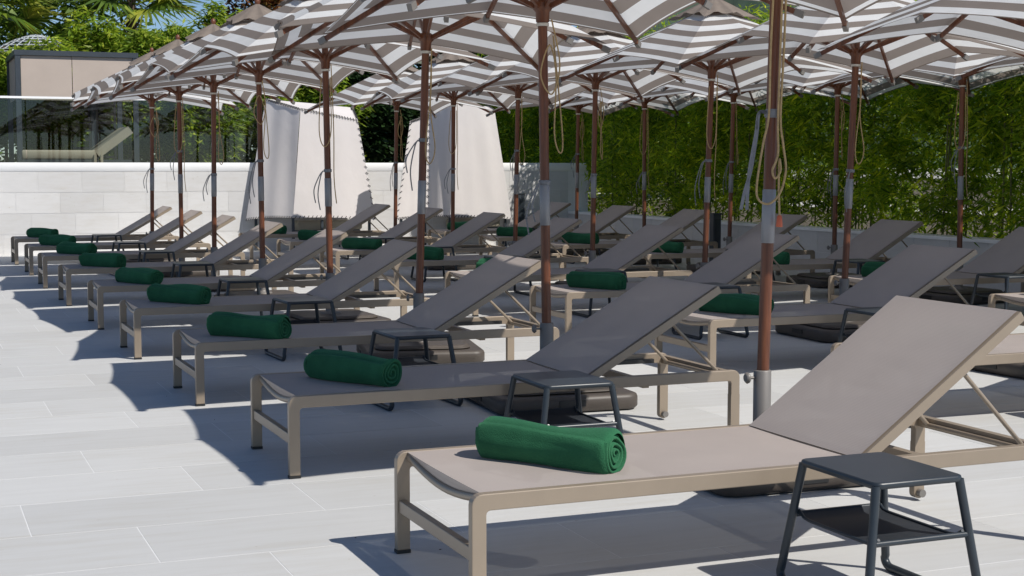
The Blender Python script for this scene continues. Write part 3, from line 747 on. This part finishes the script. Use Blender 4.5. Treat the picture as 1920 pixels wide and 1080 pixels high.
# service posts
for (x, y, h, lab) in ((7.55, 17.6, .80, 'dark grey slim post by the back wall beside the right cabana'), (8.2, 12.75, .62, 'dark grey slim post before the planter wall')):
    r_ = empty('service_post', (x, y, .002)); tag(r_, lab, 'post')
    MB().box(-.055, .055, -.05, .05, 0, h).build('post_body', 'darkmetal', r_)
    MB().box(-.035, .035, -.056, -.051, h * .2, h * .92).build('front_plate', 'table', r_)
    MB().box(-.065, .065, -.06, .06, h, h + .02).build('post_cap', 'darkmetal', r_)

# ------------------------------------------------------------------ glass balustrade on the back wall
gb = empty('glass_balustrade', (0, YB + .14, 1.285)); tag(gb, 'frameless glass balustrade with slim white handrail on the back wall', 'balustrade')
x = -2.6
while x < 3.2:
    MB().box(x + .008, x + 1.442, -.006, .006, .0, .885).build('glass_pane', 'glass', gb); x += 1.45
MB().box(-2.6, 3.2, -.02, .02, .885, .915).build('handrail', 'coping', gb)

# ------------------------------------------------------------------ pergola with blinds beyond the glass
pg = empty('pergola_cabana', (1.33, 21.9, 1.12)); tag(pg, 'dark grey flat-roofed pergola with two beige roller blinds beyond the glass', 'pergola')
GX0, GX1, GY0, GY1, GH = -.90, .90, -.9, 1.0, 1.93
for (px, py) in ((GX0, GY0), (GX1, GY0), (GX0, GY1), (GX1, GY1), (.46, GY1)):
    MB().box(px - .04, px + .04, py - .04, py + .04, 0, GH - .08).build('post', 'darkmetal', pg)
rf = MB(); rf.box(GX0 - .05, GX1 + .05, GY0 - .05, GY0 + .05, GH - .08, GH); rf.box(GX0 - .05, GX1 + .05, GY1 - .05, GY1 + .05, GH - .08, GH)
rf.box(GX0 - .05, GX0 + .05, GY0 + .05, GY1 - .05, GH - .08, GH); rf.box(GX1 - .05, GX1 + .05, GY0 + .05, GY1 - .05, GH - .08, GH); rf.build('roof_frame', 'darkmetal', pg)
MB().box(GX0 + .05, GX1 - .05, GY0 + .05, GY1 - .05, GH - .05, GH - .03).build('roof_canvas', 'blind', pg)
for (a, b) in ((GX0 + .045, -.085), (-.075, GX1 - .045)):
    bl = MB(); bl.box(a, b, GY0 - .01, GY0 + .0, GH - .75, GH - .085); bo = bl.build('roller_blind', 'blind', pg)
    MB().box(a, b, GY0 - .018, GY0 + .008, GH - .775, GH - .75).build('bottom_bar', 'cushion', bo)
for (a, b) in ((GY0 + .1, -.05), (.0, GY1 - .1)):
    MB().box(GX0 - .005, GX0 + .005, a, b, GH - .75, GH - .085).build('side_blind', 'blind', pg)
db = empty('daybed', (1.25, 21.3, 1.12)); tag(db, 'beige cushioned daybed with raised back under the pergola', 'daybed')
MB().box(-.8, .9, -.35, .75, .08, .22).build('bed_frame', 'darkmetal', db)
dm = MB(); dm.rbox(-.8, .35, -.36, .75, .225, .37, .03, 3, .03); dm.build('seat_cushion', 'cushion', db)
rot = Matrix.Translation((.36, 0, .30)) @ Matrix.Rotation(R(-37), 4, 'Y')
db2 = MB(); db2.box(0, .66, -.36, .75, -.06, .07, rot); db2.build('back_cushion', 'cushion', db)
for xx in (.30, .40): MB().box(xx, xx + .04, -.40, -.365, .0, .30).build('leg', 'cushion', db)
for (sx, lab) in ((1.62, 'black slatted screen left of the pair behind the daybed'), (2.05, 'black slatted screen right of the pair behind the daybed')):
    s_ = empty('slatted_screen', (sx, 23.3, 1.12)); tag(s_, lab, 'screen', 'slatted screens behind the daybed')
    for xx in (-.15, .15): MB().box(xx - .02, xx + .02, -.02, .02, 0, 1.6).build('upright', 'cap', s_)
    for k in range(9): MB().box(-.13, .13, -.012, .012, .25 + k * .15, .30 + k * .15).build('slat', 'cap', s_)

# ------------------------------------------------------------------ foliage
RG = np.random.default_rng(5)
def leaves(P, size, aspect=.16, droop=.5, spread=1.0, out=None):
    """n points -> elongated folded leaf quads"""
    n = len(P); a = RG.uniform(0, 2 * np.pi, n); d = np.stack([np.cos(a), np.sin(a), RG.normal(-droop, .45, n)], 1)
    if out is not None: d[:, :2] += out
    d /= np.linalg.norm(d, axis=1, keepdims=True)
    up = RG.normal(0, 1, (n, 3)) * .5 + np.array([0, 0, 1.]); s = np.cross(d, up); s /= np.linalg.norm(s, axis=1, keepdims=True) + 1e-9
    ln = size * RG.uniform(.6, 1.3, n)[:, None]; w = ln * aspect
    v = np.stack([P, P + d * ln * .45 + s * w * .5, P + d * ln, P + d * ln * .45 - s * w * .5], 1).reshape(-1, 3)
    f = np.arange(n * 4).reshape(-1, 4); return v, f
def blob_points(n, centers, radii, weights=None):
    """points clustered in clumps near the surface of ellipsoids"""
    centers = np.asarray(centers, float); radii = np.asarray(radii, float)
    k = RG.choice(len(centers), n, p=weights)
    u = RG.normal(0, 1, (n, 3)); u /= np.linalg.norm(u, axis=1, keepdims=True); r = RG.uniform(.25, 1, n) ** .45
    return centers[k] + u * r[:, None] * radii[k]
# bamboo hedge along the planter
def bamboo_hedge():
    root = empty('bamboo_hedge', (9.3, 12, .42)); tag(root, 'dense green bamboo hedge growing behind the low planter wall', 'hedge')
    inv = Matrix.Translation(-root.location)
    y = 3.0
    for k in range(115):
        yy = RG.uniform(3.0, 24); xx = RG.uniform(8.95, 9.6); h = RG.uniform(2.3, 3.1); lx, ly = RG.normal(0, .12, 2)
        c = MB(); c.tube([(xx, yy, .41), (xx + lx * .3, yy + ly * .3, .42 + h * .5), (xx + lx, yy + ly, .42 + h)], [.012, .010, .004], 5)
        c.build('culm', 'culm', root).matrix_parent_inverse = inv
    # sprays of leaves: clump centres over the hedge volume, denser towards the top
    nc = 5200
    cy = RG.uniform(2.8, 25, nc); cz = .55 + RG.beta(1.25, 1.0, nc) * 2.45; cx = 9.2 + RG.normal(0, .26, nc)
    top = 3.0 + .22 * np.sin(cy * 1.9) + .15 * np.sin(cy * 4.3 + 1)
    cz = np.minimum(cz, top + RG.normal(0, .06, nc))
    cx = cx - .16 * (np.sin(cy * 2.3 + 1.2 * np.sin(cz * 2.6)) * np.sin(cz * 3.1 + cy * .7)) - .08 * np.sin(cy * 5.3 + cz * 4.1)
    C = np.stack([cx, cy, cz], 1); RR = np.stack([RG.uniform(.1, .22, nc), RG.uniform(.12, .26, nc), RG.uniform(.1, .24, nc)], 1)
    P = blob_points(190000, C, RR)
    v, f = leaves(P, .145, .19, .45)
    o = raw('foliage', v, f, 'bamboo', root); o.matrix_parent_inverse = inv; o['kind'] = 'stuff'
    # feathery shoots standing above the top
    P = []
    for k in range(420):
        yy = RG.uniform(3, 24); xx = 9.15 + RG.normal(0, .25); z0 = 2.9; h = RG.uniform(.2, .55); l = RG.normal(0, .1, 2)
        for j in range(26):
            t = RG.uniform(0, 1); P.append((xx + l[0] * t + RG.normal(0, .03), yy + l[1] * t + RG.normal(0, .03), z0 + h * t))
    v, f = leaves(np.array(P), .12, .15, -.2)
    o = raw('top_shoots', v, f, 'bamboo', root); o.matrix_parent_inverse = inv; o['kind'] = 'stuff'
bamboo_hedge()
def shrub(name, label, cat, loc, rx, ry, h, n, mat, size=.14, aspect=.3, clumps=40, group=None, droop=.2, trunk=.022):
    root = empty(name, loc); tag(root, label, cat, group)
    t = MB()
    for k in range(5):
        a = RG.uniform(0, 6.28); b = (math.cos(a) * rx * .5, math.sin(a) * ry * .5)
        t.tube([(b[0] * .1, b[1] * .1, -.05), (b[0] * .5, b[1] * .5, h * .4), (b[0], b[1], h * .8)], [trunk, trunk * .6, trunk * .25], 6)
    t.build('trunk', 'trunk', root)
    u = RG.normal(0, 1, (clumps, 3)); u /= np.linalg.norm(u, axis=1, keepdims=True); r = RG.uniform(.2, 1, clumps) ** .5
    C = u * r[:, None] * np.array([rx, ry, h * .5]) * .85 + np.array([0, 0, h * .55]); C[:, 2] = np.maximum(C[:, 2], .15)
    RR = RG.uniform(.18, .36, (clumps, 3)) * np.array([rx, ry, h * .5])
    v, f = leaves(blob_points(n, C, RR), size, aspect, droop); raw('crown', v, f, mat, root)
    return root
G = 'garden shrubs behind the wall'
SH = [ # x, y, z, rx, ry, h, n, mat, label
 (-.3, 23.7, 1.1, 1.0, .5, 2.2, 9000, 'shrub', 'bright green bamboo-like shrub behind the left end of the pergola'),
 (.9, 23.45, 1.1, 1.0, .4, 2.3, 10000, 'shrub', 'bright feathery shrub rising behind the middle of the pergola roof'),
 (2.05, 23.9, 1.1, .9, .5, 2.75, 11000, 'shrub', 'tall bright shrub behind the right end of the pergola'),
 (3.05, 23.6, 1.1, .8, .5, 2.75, 11000, 'shrub', 'yellow-green shrub below the right fan palm'),
 (3.75, 22.6, 1.1, .7, .5, 1.9, 9000, 'shrub', 'leafy green shrub right of the pergola behind the glass'),
 (4.3, 24.4, 1.1, 1.0, .6, 3.0, 11000, 'shrub', 'green shrub behind the far left parasols'),
 (5.6, 23.0, 1.1, 1.1, .8, 2.2, 8000, 'shrub', 'yellow-green shrub above the left cabana'),
 (6.0, 27.5, 1.1, 1.3, .9, 4.3, 8000, 'redleaf', 'russet shrub beside the patch of blue sky'),
 (7.2, 23.5, 1.1, 1.2, .7, 2.0, 10000, 'darkleaf', 'dark hedge bush seen between the two cabanas'),
 (8.9, 23.5, 1.1, 1.2, .7, 2.2, 10000, 'darkleaf', 'dark bush behind the right cabana'),
 (7.6, 26.5, 1.1, 1.4, .9, 3.4, 9000, 'shrub', 'bright tree standing behind the dark hedge'),
 (9.9, 26.0, 1.1, 1.4, .9, 3.6, 9000, 'darkleaf', 'dark tree at the end of the bamboo hedge'),
]
for (x, y, z, rx, ry, h, n, mat, lab) in SH:
    shrub('garden_shrub', lab, 'shrub', (x, y, z), rx, ry, h, int(n * 2.2), mat, .19 if mat != 'redleaf' else .15, .22 if mat == 'shrub' else .4, 60, G)
# wood closing the view behind the garden
nc = 900
cx = RG.uniform(-5, 20, nc); cy = RG.uniform(29, 34, nc); top = 3.6 + .5 * np.sin(cx * 1.1) + .35 * np.sin(cx * 2.7 + 1) + 1.5 * (cx < 4.0); cz = 1.1 + RG.uniform(0, 1, nc) ** .8 * (top - 1.1)
P = blob_points(70000, np.stack([cx, cy, cz], 1), RG.uniform(.25, .6, (nc, 3)))
v, f = leaves(P, .26, .38, .2); o = raw('garden_wood', v, f, 'woodleaf'); tag(o, 'dark green wood closing the view behind the garden', 'trees', kind='stuff')
# lawn patch between the cabanas
P = np.stack([RG.uniform(4.5, 9, 12000), RG.uniform(18.3, 22.5, 12000), np.full(12000, 1.12)], 1)
v, f = leaves(P, .09, .1, -1.2); o = raw('lawn_grass', v, f, 'grass'); tag(o, 'bright green lawn beyond the wall between the cabanas', 'grass', kind='stuff')
# fan palms
def frond_mesh(seed):
    q = random.Random(seed); mb = MB(); n = 26; L_ = .85; pet = .65
    mb.tube([(0, 0, 0), (pet * .5, 0, .05), (pet, 0, .04)], [.018, .012, .009], 5)
    for k in range(n):
        a = R(-118 + 236 * k / (n - 1)); ln = L_ * (.72 + .28 * math.cos(a * .7)) * q.uniform(.92, 1.05); w = .030
        d = Vector((math.cos(a), math.sin(a), .10)); s = Vector((-math.sin(a), math.cos(a), 0)); b = Vector((pet, 0, .04))
        m1 = b + d * ln * .5; tip = b + d * ln; tip.z -= .12 + .1 * q.random(); fold = .012 if k % 2 else -.012
        mb.add([b - s * .008, m1 - s * w + Vector((0, 0, fold)), tip, m1 + s * w + Vector((0, 0, -fold)), b + s * .008], [(0, 1, 3, 4), (1, 2, 3)])
    return mb.mesh('frond', M['palm'])
FR = [frond_mesh(s) for s in (1, 2, 3)]
def palm(x, y, z0, h, label, s=1.0, nf=30):
    root = empty('fan_palm', (x, y, z0)); tag(root, label, 'palm tree', 'fan palms behind the wall')
    t = MB(); t.tube([(0, 0, -.1), (.03, 0, h * .3), (.02, .02, h * .7), (0, 0, h)], [.14, .10, .11, .08], 12)
    t.build('trunk', 'trunk', root)
    fb = MB()
    for k in range(60):
        a = random.uniform(0, 6.28); zz = h * random.uniform(.45, .98); d = Vector((math.cos(a), math.sin(a), 0)); b = d * .09 + Vector((0, 0, zz)); fb.bar(b, b + d * .1 + Vector((0, 0, .16)), .05, .012)
    fb.build('leaf_stubs', 'trunk', root)
    for k in range(nf):
        o = obj('frond', FR[k % 3], root, (0, 0, h - .1 + random.uniform(-.1, .1)))
        el = 80 - 100 * (k / nf) + random.uniform(-8, 8)
        o.rotation_euler = (R(random.uniform(-25, 25)), R(-el), R(k * 137.5 + random.uniform(-12, 12))); o.scale = (s,) * 3
palm(.25, 25.4, 1.1, 3.05, 'left fan palm cut by the edge of the picture', 1.1, 26)
palm(2.85, 25.6, 1.1, 3.35, 'right fan palm rising behind the pergola', 1.05, 24)
# pale reed-thatched roofs among the leaves
for (x, y, z, r_, h, lab) in ((1.0, 24.3, 3.22, .80, .34, 'pale domed lattice roof above the pergola'),):
    t_ = empty('lattice_roof', (x, y, 1.12)); tag(t_, lab, 'roof')
    rb = MB()
    for k in range(20):
        a = 2 * math.pi * k / 20; rb.tube([(math.cos(a) * r_ * q_, math.sin(a) * r_ * q_, z - 1.12 + h * (1 - q_ ** 1.6)) for q_ in (0, .25, .5, .75, 1)], .012, 4)
    for q_ in (.15, .3, .45, .6, .75, .9, 1): rb.tube([(math.cos(a) * r_ * q_, math.sin(a) * r_ * q_, z - 1.12 + h * (1 - q_ ** 1.6)) for a in [2 * math.pi * k / 28 for k in range(29)]], .014, 4)
    rb.build('lattice', 'roofpale', t_)
    for sx in (-1, 1): MB().tube([(sx * r_ * .7, 0, 0), (sx * r_ * .7, 0, z - 1.12 + h * .4)], .03, 8).build('post', 'trunk', t_)

# a few dry leaf scraps blown over the paving
P = np.stack([RG.uniform(-2.5, 8, 110), RG.uniform(-.5, 17, 110), np.full(110, .003)], 1)
v, f = leaves(P, .012, .4, -.1); o = raw('leaf_litter', v, f, 'trunk'); tag(o, 'tiny dry leaf scraps scattered over the paving', 'leaf litter', kind='stuff')

# ------------------------------------------------------------------ far wooded mountain
hv = []; hf = []; nx, nyy = 90, 24
for j in range(nyy + 1):
    for i in range(nx + 1):
        az = R(8 + 62 * i / nx); d = 900 + 1500 * j / nyy; pr = math.sin(math.pi * min(j / nyy, .5))
        env = min(1, max(0, (az - R(20)) / R(14)))
        h = (330 * env ** .8 + 40 * math.sin(i * .31) * env + 22 * math.sin(i * .9 + 1) * env + 10 * math.sin(i * 2.3 + j) * env) * pr
        hv.append((CAM.x + d * math.sin(az), CAM.y + d * math.cos(az), -2 + h))
for j in range(nyy):
    for i in range(nx): a = j * (nx + 1) + i; hf.append((a, a + 1, a + nx + 2, a + nx + 1))
hm = MB(); hm.add(hv, hf, True); tag(hm.build('mountain', 'hill'), kind='structure')
